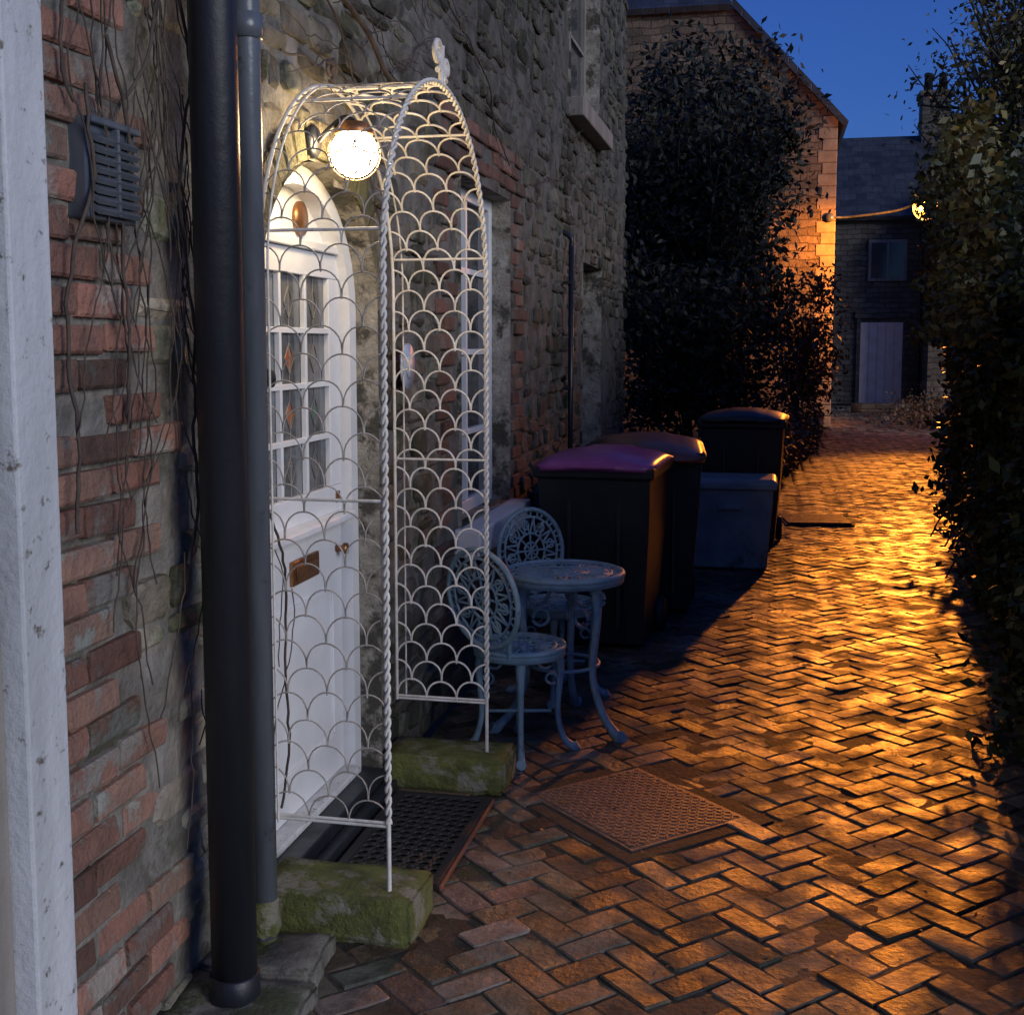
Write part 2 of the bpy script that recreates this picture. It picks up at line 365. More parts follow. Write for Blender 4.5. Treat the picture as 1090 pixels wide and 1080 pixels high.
lathe('number_disc',[(.001,0),(.055,0),(.055,.012),(.001,.016)],M['brass'],D,24,(-1.484,AY+.13,2.0),'X')
lathe('knocker',[(.001,0),(.03,0),(.025,.02),(.001,.03)],M['dark'],D,16,(-1.456,y0+.2,1.50),'X')
box('threshold',(-1.5,AY-.49,0),(-1.33,AY+.49,.085),M['pipe'],D,.008)
box('threshold_step',(-1.33,AY-.47,0),(-1.285,AY+.49,.045),M['pipe'],D,.006)
box('sill_strip',(-1.5,AY-.43,.085),(-1.40,AY+.43,.108),M['oldwhite'],D,.006)
def window(name,y0,y1,z0,z1,cols,rows,sill=True,mat='white',dep=.10):
    g=group(name); g.parent=H; X=WX-dep
    for k,(a,b,c,d) in enumerate([(y0,y0,z0,z1),(y1,y1,z0,z1)]): mesh('reveal_%d'%k,[(WX+.01,a,c),(X-.1,a,c),(X-.1,a,d),(WX+.01,a,d)],[(0,1,2,3)],M['plaster'],g)
    for k,zz in enumerate((z0,z1)): mesh('reveal_h_%d'%k,[(WX+.01,y0,zz),(X-.1,y0,zz),(X-.1,y1,zz),(WX+.01,y1,zz)],[(0,1,2,3)],M['plaster'],g)
    fw=.06
    box('frame_1',(X-.05,y0,z0),(X,y0+fw,z1),M[mat],g); box('frame_2',(X-.05,y1-fw,z0),(X,y1,z1),M[mat],g)
    box('frame_3',(X-.05,y0+fw,z0),(X-.002,y1-fw,z0+fw),M[mat],g); box('frame_4',(X-.05,y0+fw,z1-fw),(X-.002,y1-fw,z1),M[mat],g)
    mesh('glass',[(X-.03,y0+.02,z0+.02),(X-.03,y1-.02,z0+.02),(X-.03,y1-.02,z1-.02),(X-.03,y0+.02,z1-.02)],[(0,1,2,3)],M['glass'],g)
    for i in range(1,cols): yy=y0+(y1-y0)*i/cols; box('bar_v_%d'%i,(X-.035,yy-.014,z0+fw),(X-.006,yy+.014,z1-fw),M[mat],g,.002)
    for i in range(1,rows): zz=z0+(z1-z0)*i/rows; box('bar_h_%d'%i,(X-.035,y0+fw,zz-.014),(X-.008,y1-fw,zz+.014),M[mat],g,.002)
    if sill: box('sill',(X-.02,y0-.06,z0-.13),(WX+.11,y1+.06,z0-.004),M[mat],g,.01)
window('window_ground',5.3,6.35,.78,2.35,2,4,dep=.09)
window('window_upper',8.3,9.7,3.25,5.0,2,3,mat='grey')
window('window_upper_near',5.35,6.3,4.0,5.6,2,3,mat='oldwhite')
window('side_doorway',8.9,9.9,0.01,2.2,1,1,False,'grey',.16)
g=group('neighbour_doorway'); g.parent=H; e=-.115
box('casing',(WX-.04,2.06+e,0),(WX+.045,2.19+e,2.9),M['oldwhite'],g,.006)
box('casing_bead',(WX-.04,2.19+e,0),(WX+.02,2.21+e,2.9),M['oldwhite'],g,.006)
box('header',(WX-.04,1.0,2.0),(WX+.040,2.058+e,2.9),M['oldwhite'],g,.006)
box('jamb_1',(WX-.10,2.00+e,0),(WX+.0,2.058+e,1.998),M['grey'],g,.006)
box('jamb_2',(WX-.14,1.95+e,0),(WX-.03,1.998+e,1.998),M['oldwhite'],g,.006)
box('door_panel',(WX-.2,1.0,0),(WX-.13,1.948+e,1.998),M['white'],g,.004)
g=group('air_vent')
box('body',(WX-.02,2.225,1.85),(WX+.035,2.415,2.05),M['pipe2'],g,.006)
box('hood',(WX+.035,2.225,2.035),(WX+.05,2.415,2.05),M['pipe2'],g,.003)
for i in range(8):
    o=box('louvre_%d'%i,(-.012,2.24,-.008),(.012,2.40,.004),M['pipe2'],g,.001); o.location=(WX+.042,0,1.872+i*.02); o.rotation_euler=(0,math.radians(35),0)
box('divider',(WX+.035,2.315,1.86),(WX+.052,2.325,2.035),M['pipe2'],g,.001)
g=group('drainpipe')
lathe('pipe',[(.054,.06),(.054,5)],M['pipe'],g,32,(WX+.13,2.6,0))
lathe('collar',[(.055,2.56),(.063,2.565),(.063,2.635),(.055,2.64)],M['pipe'],g,32,(WX+.13,2.6,0))
lathe('shoe',[(.060,.0),(.060,.10),(.055,.105)],M['pipe'],g,32,(WX+.13,2.6,.0))
box('bracket',(WX-.0,2.52,2.50),(WX+.075,2.68,2.54),M['pipe'],g)
g=group('drainpipe.001')
lathe('pipe',[(.034,.10),(.034,5)],M['pipe2'],g,24,(WX+.125,2.79,0))
tube('elbow',[cat([(WX+.125,2.79,.2),(WX+.125,2.79,.12),(WX+.10,2.86,.09),(WX+.07,2.93,.085)])],.038,M['moss'],g)
for i,zz in enumerate((2.35,)): lathe('collar_%d'%i,[(.035,zz-.03),(.040,zz-.028),(.040,zz+.028),(.035,zz+.03)],M['pipe2'],g,24,(WX+.125,2.79,0))
def rock(name,lo,hi,mat,parent=None,sub=5,amp=.012,fs=7):
    import bmesh
    bm=bmesh.new(); bmesh.ops.create_cube(bm,size=1)
    for vv in bm.verts: vv.co=Vector([lo[k]+(vv.co[k]+.5)*(hi[k]-lo[k]) for k in range(3)])
    bmesh.ops.bevel(bm,geom=bm.edges[:],offset=.010,segments=2,affect='EDGES')
    bmesh.ops.subdivide_edges(bm,edges=bm.edges[:],cuts=sub,use_grid_fill=True)
    for vv in bm.verts:
        n=Vector((noise.noise(vv.co*fs),noise.noise(vv.co*fs+Vector((9,0,0))),noise.noise(vv.co*fs+Vector((0,9,0)))))
        n2=Vector((noise.noise(vv.co*40),noise.noise(vv.co*40+Vector((9,0,0))),noise.noise(vv.co*40+Vector((0,9,0)))))
        vv.co+=n*amp+n2*amp*.25
        if vv.co.z<.0: vv.co.z=-.02
    me=bpy.data.meshes.new(name); bm.to_mesh(me); bm.free(); me.materials.append(mat)
    me.polygons.foreach_set('use_smooth',[True]*len(me.polygons))
    o=bpy.data.objects.new(name,me); COL.objects.link(o); o.parent=parent; return o
g=group('gully_surround')
rock('slab',(WX-.02,2.45,-.02),(WX+.30,2.70,.045),M['kerb'],g,6,.02)
rock('slab_back',(WX-.02,2.71,-.02),(WX+.27,2.93,.05),M['kerb'],g,6,.02)
rock('stone_block',(WX-.0,2.975,0),(-.905,3.215,.125),M['moss'],None,8,.007)
rock('stone_block.001',(WX-.0,4.105,0),(-.90,4.335,.125),M['moss'],None,8,.007)
g=group('door_mat',(0,0,.004))
mx0,mx1,my0,my1=-1.27,-.925,3.33,4.04
for k,(a,b,c,d) in enumerate([(mx0,mx1,my0,my0+.03),(mx0,mx1,my1-.03,my1),(mx0,mx0+.03,my0+.03,my1-.03),(mx1-.03,mx1,my0+.03,my1-.03)]): box('edge_%d'%k,(a,c,.0),(b,d,.02),M['rubber'],g,.003)
ps=[]
for i in range(0,7):
    for j in range(0,15):
        cx=mx0+.05+i*.042; cy=my0+.05+j*.0435
        if cx<mx1-.03 and cy<my1-.03: ps.append([(cx+.021*math.cos(t*math.pi/5),cy+.023*math.sin(t*math.pi/5),.013) for t in range(10)])
tube('rubber_rings',ps,.0055,M['rubber'],g,True,res=1)
mesh('under_sheet',[(mx0,my0,.008),(mx1,my0,.008),(mx1,my1,.008),(mx0,my1,.008)],[(0,1,2,3)],M['ground'],g)
box('red_trim',(mx1,my0,.0),(mx1+.010,my1,.015),M['lidb'],g,.003)
# ---------------------------------------------------------------- trellis porch
T=group('trellis_porch')
XF,XB=-.985,-1.325; YC,RR,ZS=3.635,.585,1.79; ZB=.305
Ltot=(ZS-ZB)+math.pi/2*RR
def surf(side,s,x):
    if s<ZS-ZB: y=RR; z=ZB+s
    else:
        a=(s-(ZS-ZB))/RR; y=RR*math.cos(a); z=ZS+RR*math.sin(a)
    return Vector((x,YC+side*y,z))
nc=3; W=XF-XB; cw=W/nc; rows=34; rh=Ltot/rows
for side in(-1,1):
    arcs=[]
    for j in range(rows):
        for i in range(-1,nc+1):
            uc=(i+.5+(.5 if j%2 else 0))*cw; p=[]; dj=U(-.005,.005); du=U(-.005,.005)
            for k in range(13):
                t=math.pi*k/12; u=uc-cw/2*math.cos(t)
                if u<-.001 or u>W+.001: continue
                if 0<k<12: u+=du*math.sin(t)
                s=j*rh+(rh*1.04+dj)*math.sin(t)**.8 if 0<k<12 else j*rh
                pt=surf(side,min(s,Ltot),XB+u)+Vector((0,side*U(-.0015,.0015),0)); p.append(pt)
            if len(p)>2: arcs.append(p)
    tube('scallop_wires_near' if side<0 else 'scallop_wires_far',arcs,.0023 if side<0 else .0038,M['wire2'] if side<0 else M['wire'],T,res=1)
def archpath(x,n=40,z0=.12,z1=.12):
    p=[]
    for i in range(61): p.append(Vector((x,YC-RR,z0+(ZS-z0)*i/61)))
    for i in range(n*2+1): a=math.pi*i/(n*2); p.append(Vector((x,YC-RR*math.cos(a),ZS+RR*math.sin(a))))
    for i in range(1,62): p.append(Vector((x,YC+RR,ZS-(ZS-z1)*i/61)))
    return p
def helix(path,rad,pitch,ph,step=.007):
    out=[];acc=0;L=0
    for a,b in zip(path[:-1],path[1:]):
        d=(b-a); l=d.length; t=d/l; n1=Vector((1,0,0)); n2=t.cross(n1)
        while acc<l:
            s=L+acc; an=2*math.pi*s/pitch+ph; out.append(a+t*acc+(n1*math.cos(an)+n2*math.sin(an))*rad); acc+=step
        acc-=l; L+=l
    return out
AP=archpath(XF)
tube('front_arch_twist',[helix([p for p in AP if p.z>.30],.0055,.062,ph) for ph in(0,math.pi)],.0050,M['wire'],T,res=1)
tube('front_legs',[[(XF,YC+s*RR,.11),(XF,YC+s*RR,.32)] for s in(-1,1)],.0065,M['wire'],T)
tube('back_arch',[archpath(XB,z0=.3,z1=.3)],.006,M['wire'],T)
tube('back_arch_outer',[[p+Vector((0,(p.y-YC)*.03,0)) for p in archpath(XB+.03,z0=.3,z1=.3)]],.0035,M['wire'],T)
bars=[]
for side in(-1,1):
    for s in(0,1.19-ZB,1.9-ZB,Ltot*.86): bars.append([surf(side,s,XB),surf(side,s,XF)])
    bars.append([surf(side,0,XB)+Vector((0,0,.01)),surf(side,0,XF)+Vector((0,0,.01))])
bars.append([surf(1,Ltot,XB),surf(1,Ltot,XF)])
tube('cross_bars',bars,.0045,M['wire'],T)
def spiral(c,r0,turns,dirn=1,n=40,x=0):
    return [Vector((c[0]+x,c[1]+dirn*r0*(1-.75*i/n)*math.cos(turns*2*math.pi*i/n-math.pi/2),c[2]+r0*(1-.75*i/n)*math.sin(turns*2*math.pi*i/n-math.pi/2))) for i in range(n+1)]
fin=[spiral((XF,YC-.04,2.46),.048,1.4,1),spiral((XF,YC+.05,2.43),.035,1.3,-1),[(XF,YC,2.37),(XF,YC,2.41),(XF,YC+.01,2.49)]]
tube('scroll_finial',fin,.009,M['wire'],T)
fin=[spiral((XB,YC-.03,2.43),.035,1.4,1),[(XB,YC,2.37),(XB,YC+.005,2.47)]]
tube('scroll_finial_back',fin,.007,M['vine'],T)
g=group('wall_lamp',(-1.215,3.50,2.17))
lathe('backplate',[(.001,0),(.05,0),(.05,.015),(.04,.025),(.001,.03)],M['pipe'],g,32,(-.14,0,.03),'X')
tube('arm',[cat([(-.11,0,.03),(-.08,0,.06),(-.03,0,.095),(0,0,.082)])],.009,M['pipe'],g)
lathe('cap',[(.001,.084),(.040,.080),(.058,.058),(.056,.046)],M['brass'],g,32,close=False)
gl=[(max(.001,.070*math.sin(math.pi*i/16)),.070*math.cos(math.pi*i/16)-.008) for i in range(17)]
lathe('glass_globe',gl,M['lampw'],g,32)
cg=[]
for k in range(2):
    a=math.pi*k/2+.4; cg.append([(.078*math.cos(a)*math.cos(t),.078*math.sin(a)*math.cos(t),-.01+.078*math.sin(t)) for t in [math.pi*.85+i*math.pi*1.3/14 for i in range(15)]])
cg.append([(.078*math.cos(t/12*math.pi),.078*math.sin(t/12*math.pi),-.012) for t in range(25)])
tube('cage',cg,.0022,M['brass'],g)
g=group('house_plaque')
lathe('disc',[(.001,0),(.085,0),(.085,.008),(.001,.012)],M['plaque'],g,32,(WX+.04,4.36,1.52),'X')
lathe('centre',[(.001,0),(.045,0),(.045,.003),(.001,.004)],M['white'],g,32,(WX+.052,4.36,1.52),'X')
g=group('drainpipe.002'); lathe('pipe',[(.018,0),(.018,2.25)],M['pipe'],g,20,(WX+.05,8.1,0)); tube('wall_turn',[cat([(WX+.05,8.1,2.24),(WX+.05,8.1,2.30),(WX,8.1,2.34),(WX-.08,8.1,2.35)])],.018,M['pipe'],g)
for k in range(3): box('clip_%d'%k,(WX-.01,8.07,.6+k*.7),(WX+.06,8.13,.62+k*.7),M['pipe'],g,.002)
vs=[]
def vine(y,z,ln,dy,dz,wob=.35,x=.012,step=.03):
    p=[];a=math.atan2(dz,dy)
    for i in range(int(ln/step)):
        p.append((WX+.02+x+.012*math.sin(i*.3)+U(0,.006),y,z)); a+=U(-wob,wob); a+=(math.atan2(dz,dy)-a)*.15
        y+=math.cos(a)*step; z+=math.sin(a)*step
        if z<.05 or y<2.13: break
    return p
for i in range(22): vs.append(vine(U(2.2,2.55),U(2.1,2.9),U(.5,1.4),U(-.15,.2),-1))
for i in range(16): vs.append(vine(U(2.45,2.7),U(1.6,2.9),U(.5,1.9),U(-.1,.15),-1))
for i in range(5): vs.append(vine(U(2.25,2.9),U(.1,.8),U(.4,1.2),U(-.1,.3),1))
for i in range(24): vs.append(vine(U(2.3,4.5),U(2.35,3.0),U(.4,1.6),1,U(-.4,.4)))
for i in range(18): vs.append(vine(U(4.2,8),U(2.3,3.6),U(.5,2),1,U(-.6,.6)))
g=group('climbing_vine')
big=[x for i,x in enumerate(vs) if i%9==0]; sm=[x for i,x in enumerate(vs) if i%9]
tube('stems_thick',big+[vine(2.5,3,2.9,.0,-1,.25,.02),vine(2.47,3,2.0,.05,-1,.25,.03)],.0040,M['vine'],g,res=1); tube('stems_thin',sm,.0018,M['vine'],g,res=1)
tube('hanging_stem',[cat([(WX+.05,3.05,2.56),(WX+.07,3.4,2.66),(WX+.05,3.9,2.62),(WX+.06,4.2,2.50),(WX+.05,4.9,2.62)])],.009,M['vine'],g)
# ---------------------------------------------------------------- garden furniture
def ring(c,ru,rv,eu,ev,n=28): 
    c,eu,ev=Vector(c),Vector(eu),Vector(ev); return [c+eu*(ru*math.cos(2*math.pi*i/n))+ev*(rv*math.sin(2*math.pi*i/n)) for i in range(n)]
def lattice_disc(g,pre,c,r,eu,ev,rw,mat,asp=1.0):
    tube(pre+'rim',[ring(c,r,r*asp,eu,ev,36)],rw*1.5,mat,g,True)
    tube(pre+'rings',[ring(c,r*k,r*k*asp,eu,ev) for k in(.82,.42,.2)],rw*.8,mat,g,True)
    c,eu,ev=Vector(c),Vector(eu),Vector(ev); ps=[];cy=[]
    def P(rr,a): return c+eu*(rr*math.cos(a))+ev*(rr*asp*math.sin(a))
    for i in range(16):
        a=2*math.pi*i/16; ps.append([P(r*.42,a),P(r*.82,a+.2),]); ps.append([P(r*.42,a),P(r*.82,a-.2)])
        cy.append(ring(P(r*.91,a),r*.08,r*.08,eu,ev,10)); 
    for i in range(8):
        a=2*math.pi*i/8; cy.append(ring(P(r*.63,a+.2),r*.11,r*.11,eu,ev,10)); ps.append([P(0,0),P(r*.42,a)])
    tube(pre+'spokes',ps,rw*.7,mat,g); tube(pre+'scrolls',cy,rw*.6,mat,g,True,res=1)
def leg(a,r0,z0,r1,bul):
    ca,sa=math.cos(a),math.sin(a)
    pr=[(r0,z0),(r0+bul*.9,z0-.06),(r0+bul,z0*.72),(r0+.01,z0*.38),(r0*.55+r1*.45,z0*.15),(r1-.01,.025),(r1+.015,.012),(r1+.03,.02)]
    p=cat([(r*ca,r*sa,z) for r,z in pr],5); n=len(p)
    return p,[1.45-.75*math.sin(math.pi*min(1,i/n*1.15)) if i<n-6 else 1.25 for i in range(n)]
def chair(name,loc,rz):
    g=group(name,loc,rz); m=M['iron']; X,Y,Z=(1,0,0),(0,1,0),(0,0,1); sh=.425
    lattice_disc(g,'seat_',(0,0,sh),.175,X,Y,.0075,m)
    lathe('seat_skirt',[(.176,sh-.035),(.181,sh-.033),(.181,sh+.006),(.176,sh+.008)],m,g,36,close=False)
    ps=[];rd=[]
    for k in range(4): p,r=leg(math.pi/4+k*math.pi/2,.14,sh-.01,.205,.02); ps.append(p); rd.append(r)
    tube('legs',ps,.0165,m,g,radii=rd)
    sc=[]
    for k in range(4):
        a=math.pi/4+k*math.pi/2; c,s=math.cos(a),math.sin(a)
        for (r,z,q) in((.10,.36,.03),(.125,.29,.022)): sc.append([Vector(((r+q*math.cos(t))*c,(r+q*math.cos(t))*s,z+q*math.sin(t))) for t in [i*.55 for i in range(11)]])
    tube('leg_scrolls',sc,.006,m,g,res=1)
    tube('braces',[[ (.125*math.cos(a),.125*math.sin(a),.16),(-.125*math.cos(a),-.125*math.sin(a),.16)] for a in(math.pi/4,3*math.pi/4)],.007,m,g)
    bc=(-.205,0,sh+.215); ev=Vector((-.13,0,1)).normalized()
    lattice_disc(g,'back_',bc,.185,Y,ev,.0075,m,1.05)
    tube('back_posts',[[(-.15,.09*s,sh-.01),(-.165,.10*s,sh+.05),(-.185,.13*s,sh+.10)] for s in(-1,1)]+[[(-.17,0,sh),(-.18,0,sh+.05)]],.011,m,g)
    return g
chair('garden_chair',(-.945,4.62,0),math.radians(58))
chair('garden_chair.001',(-.93,5.42,0),math.radians(-42))
g=group('garden_table',(-.83,4.97,0),.35); m=M['iron']
tz=.655
lattice_disc(g,'top_',(0,0,tz),.245,(1,0,0),(0,1,0),.009,m)
for k,(r0,r1) in enumerate([(.225,.25),(.165,.205),(.06,.11)]): lathe('top_band_%d'%k,[(r0,tz-.006),(r1,tz-.006),(r1,tz+.004),(r0,tz+.004)],m,g,40,close=False)
lathe('top_skirt',[(.246,tz-.034),(.252,tz-.032),(.256,tz+.004),(.25,tz+.009)],m,g,40,close=False)
ps=[];rd=[]
for k in range(3):
    p,r=leg(k*2*math.pi/3-.9,.15,tz-.01,.29,.03); ps.append(p); rd.append(r)
tube('legs',ps,.022,m,g,radii=rd)
tube('leg_ring',[ring((0,0,.27),.15,.15,(1,0,0),(0,1,0))],.008,m,g,True)
sc=[]
for k in range(3):
    a=k*2*math.pi/3-.9;c,s=math.cos(a),math.sin(a)
    for (r,z,qq) in((.11,.57,.045),(.10,.47,.035),(.19,.57,.03)): sc.append([Vector(((r+qq*math.cos(t))*c,(r+qq*math.cos(t))*s,z+qq*math.sin(t))) for t in [i*.5 for i in range(13)]])
tube('leg_scrolls',sc,.008,m,g,res=1)
# ---------------------------------------------------------------- bins
def wbin(name,loc,rz,body,lid,open_=0,wd=.29,h=.98):
    g=group(name,loc,rz)
    def sec(z,w,d0,d1): return [(-w,d0,z),(w,d0,z),(w,d1,z),(-w,d1,z)]
    lv=[sec(.03,wd*.80,-.22,.26),sec(.30,wd*.87,-.27,.29),sec(.60,wd*.94,-.32,.33),sec(h-.06,wd*.98,-.36,.36),sec(h-.06,wd*1.05,-.38,.38),sec(h,wd*1.06,-.385,.385),sec(h,wd*.98,-.35,.35),sec(h-.2,wd*.95,-.33,.33)]
    v=[p for s in lv for p in s]; f=[(0,3,2,1)]
    for j in range(len(lv)-1):
        for i in range(4): k=(i+1)%4; f.append((j*4+i,j*4+k,j*4+4+k,j*4+4+i))
    f.append((28,29,30,31))
    o=mesh('body',v,f,body,g); b=o.modifiers.new('b','BEVEL'); b.width=.025; b.segments=3; b.limit_method='ANGLE'; b.angle_limit=.5
    for k,x in enumerate((-.13,.13)): box('rib_%d'%k,(x-.012,-.345,.15),(x+.012,-.25,.85),body,g,.006)
    pts=[];nx,nyy=15,15
    for j in range(nyy):
        for i in range(nx):
            u=i/(nx-1)*2-1;w=j/(nyy-1)*2-1
            k=max(abs(u),abs(w)); sq=1-(.10*(min(abs(u),abs(w))/max(k,1e-6))**6)*k
            pts.append((u*sq*wd*1.09,w*sq*.415,h+.004+.06*(1-u**4)*(1-w**4)+.012*(abs(u)<.35)*(1-w**4)))
    f=[(j*nx+i,j*nx+i+1,(j+1)*nx+i+1,(j+1)*nx+i) for j in range(nyy-1) for i in range(nx-1)]
    lo=mesh('lid',pts,f,lid,g,smooth=True); s=lo.modifiers.new('s','SOLIDIFY'); s.thickness=.028; s.offset=-1
    box('lid_grip',(-.12,-.43,h-.005),(.12,-.395,h+.015),lid,g,.006)
    lo.rotation_euler=(open_,0,0)
    tube('handle',[[(-wd*.9,.38,h-.03),(-wd*.9,.45,h-.02),(wd*.9,.45,h-.02),(wd*.9,.38,h-.03)]],.014,body,g)
    for k,s in enumerate((-1,1)): lathe('wheel_%d'%k,[(.001,0),(.09,0),(.1,.01),(.1,.04),(.09,.05),(.001,.05)],M['rubber'],g,24,(s*(wd*.80)+(-.05 if s<0 else 0),.28,.10),'X')
    tube('axle',[[(-wd*.8,.28,.10),(wd*.8,.28,.10)]],.012,M['rubber'],g)
    return g
wbin('wheelie_bin',(-.86,6.52,0),math.radians(-3),M['bin'],M['lidp'],0,.30)
wbin('wheelie_bin.001',(-.70,7.42,0),math.radians(6),M['bing'],M['lidb'],.07,.29,.98)
wbin('wheelie_bin.002',(-.20,9.95,0),math.radians(-2),M['bin'],M['bin'],0,.32,1.02)
wbin('wheelie_bin.003',(-.9,8.35,0),math.radians(0),M['bin'],M['bing'],0,.29,.92)
g=group('storage_box',(-.27,8.95,0),0)
v=[];lv=[(.27,.19,.01),(.31,.22,.58),(.335,.245,.58),(.335,.245,.63),(.31,.22,.655)]
for w,d,z in lv: v+=[(-w,-d,z),(w,-d,z),(w,d,z),(-w,d,z)]
f=[(0,3,2,1)]+[(j*4+i,j*4+(i+1)%4,j*4+4+(i+1)%4,j*4+4+i) for j in range(4) for i in range(4)]+[(16,17,18,19)]
o=mesh('body_and_lid',v,f,M['boxp'],g); b=o.modifiers.new('b','BEVEL'); b.width=.012; b.segments=2
box('grip',(-.08,-.245,.44),(.08,-.215,.47),M['boxp'],g,.005)
# ---------------------------------------------------------------- vegetation
def nz3(p,s=1): return noise.noise(Vector(p)*s)
HY=[2.7,5,9,14,19.5,21.5]; HX=[1.08,.95,1.34,1.92,2.74,3.25]
def hx(y): return np.interp(y,HY,HX)
def hh_(y): return np.interp(y,[2.7,6,9,14,19,21.5],[2.0,2.3,2.7,3.2,3.9,2.8])
hg=group('hedge')
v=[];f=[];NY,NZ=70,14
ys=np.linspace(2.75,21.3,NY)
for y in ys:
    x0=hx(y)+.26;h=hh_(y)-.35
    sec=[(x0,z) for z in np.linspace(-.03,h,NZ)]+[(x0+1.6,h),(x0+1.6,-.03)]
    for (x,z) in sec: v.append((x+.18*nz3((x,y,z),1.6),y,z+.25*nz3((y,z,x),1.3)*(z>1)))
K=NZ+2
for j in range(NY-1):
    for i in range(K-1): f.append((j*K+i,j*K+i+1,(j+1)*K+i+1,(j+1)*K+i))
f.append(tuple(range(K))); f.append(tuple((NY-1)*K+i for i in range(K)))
mesh('inner_mass',v,f,M['core'],hg)  # solid dark core added unseen behind the leaves to block light
def hedge_pts(n,ya,yb):
    P=[]
    while len(P)<n:
        y=U(ya,yb); h=hh_(y); z=U(.02,h+.15)
        cl=nz3((y*1.1,z*1.1,3),1)+.5*nz3((y*3,z*3,8),1)
        if cl<-.35: continue
        if R()<.25: P.append((hx(y)+U(0.05,1.6),y,h+cl*.6+U(-.35,.15)))
        else: P.append((hx(y)+.22-cl*.42-abs(random.gauss(0,.09))+.1*R(),y,z))
    return P
leaves('leaves_near',hedge_pts(24000,2.7,9),.034,M['leaf'],hg)
leaves('leaves_far',hedge_pts(28000,9,21.3),.055,M['leaf'],hg)
P=[]
while len(P)<7000:
    y=U(5.5,11.5);z=U(1.6,2.6+.12*(y-5)); cl=nz3((y*1.6,z*1.6,20))+.5*nz3((y*5,z*5,2))
    if cl<.0: continue
    P.append((hx(y)-.02-.35*cl-U(0,.16),y,z))
leaves('ivy_leaves',P,.032,M['leaf3'],hg,colv=(.3,1.5))
def tree(name,base,height,crown_c,crown_r,nleaf,ls,lm,nbr=26,trunk=.09,clump=.35,sig=.5):
    g=group(name); paths=[];rad=[]
    b=Vector(base); c=Vector(crown_c); cr=Vector(crown_r)
    top=b.lerp(c,.75); tr=cat([b,b.lerp(top,.5)+Vector((U(-.1,.1),U(-.1,.1),0)),top]); paths.append(tr); rad.append([1-.6*i/len(tr) for i in range(len(tr))])
    tips=[]
    for k in range(nbr):
        d=Vector((U(-1,1),U(-1,1),U(-.8,1))); 
        if d.length>1: d.normalize()
        d*=U(.6,1.12)
        e=c+Vector([d[i]*cr[i] for i in range(3)]); s=b.lerp(top,U(.45,1)); m=s.lerp(e,.5)+Vector((U(-.15,.15),U(-.15,.15),U(0,.25)))
        p=cat([s,m,e],6); paths.append(p); rad.append([.38*(1-.85*i/len(p)) for i in range(len(p))]); tips.append((m,e))
        for q_ in range(5):
            s2=p[random.randrange(5,len(p))]; e2=s2+Vector((U(-.5,.5),U(-.5,.5),U(-.2,.7)))*clump*1.9; p2=cat([s2,(s2+e2)/2+Vector((U(-.05,.05),U(-.05,.05),U(-.05,.05))),e2],4)
            paths.append(p2); rad.append([.12*(1-.7*i/len(p2)) for i in range(len(p2))]); tips.append((s2,e2))
    tube('trunk_and_limbs',paths,trunk,M['bark'],g,radii=rad,res=1)
    P=[]
    while len(P)<nleaf:
        m,e=random.choice(tips); t=U(.3,1.1); p=m.lerp(e,t)+Vector((random.gauss(0,1),random.gauss(0,1),random.gauss(0,.8)))*clump*sig
        P.append(tuple(p))
    leaves('foliage',P,ls,lm,g,elong=2.2); return g
tree('tree',(2.9,12.6,0),5,(2.35,12.5,4.4),(1.0,1.6,1.15),7500,.034,M['leaf3'],52,.09,.4,.36)
tree('tree.001',(3.8,17.5,0),6,(3.75,17.5,5.8),(.9,1.6,1.3),4200,.046,M['leaf'],38,.1,.5,.36)
tree('shrub',(-.6,15.6,0),4,(-1.1,15.6,2.9),(1.75,1.3,2.25),25000,.05,M['leaf2'],110,.06,.5,.30)
tree('shrub.001',(-.9,13.0,0),2.4,(-.85,13.0,1.5),(1.0,.7,.95),11000,.042,M['leaf2'],44,.04,.4,.34)
tree('shrub.002',(.35,19.2,0),2,(.45,19.2,1.4),(.5,.5,1.4),3200,.05,M['dead'],30,.03,.35,.4)
tree('tree.002',(-1.2,22.2,0),6,(-1.35,22.2,4.1),(1.5,.8,2.8),26000,.075,M['leaf2'],64,.08,.6,.42)  # foliage before the gable, added to keep lamplight off its left side
P=[]
for i in range(7000):
    y=U(12.6,23.8); x=np.interp(y,[12.6,19,24.5],[-.1,.7,1.05])-abs(random.gauss(0,.35)); P.append((x,y,abs(random.gauss(0,.2))*(1+.8*nz3((x*2,y*2,1)))))
for i in range(2600):
    y=U(24,31); x=3.1+random.gauss(0,.5)+(y-24)*.12; P.append((x,y,abs(random.gauss(0,.22))))
leaves('undergrowth',P,.05,M['dead'])
P=[]
for i in range(2600):
    x=U(-1.3,1.4); y=U(1,16)
    if R()<.5: x=-1.3+abs(random.gauss(0,.35))
    if R()<.3: x=1.3-abs(random.gauss(0,.3))+(y-3)*.04
    P.append((x,y,.006+gz(x,y)+U(0,.002)))
leaves('fallen_leaves',P,.010,M['dead'],None,up=6)
g=group('fern_plant'); ps=[]
for i in range(45):
    a=U(math.pi*.5,math.pi*1.5);l=U(.2,.38); b0=Vector((1.35+U(-.05,.1),6.9+U(-.4,.4),U(.3,.7))); d=Vector((math.cos(a),math.sin(a),0))
    ps.append(cat([b0,b0+d*l*.4+Vector((0,0,l*.4)),b0+d*l*.9+Vector((0,0,l*.25)),b0+d*l*1.1+Vector((0,0,-l*.1))],4))
tube('blades',ps,.005,M['leaf'],g,res=0)
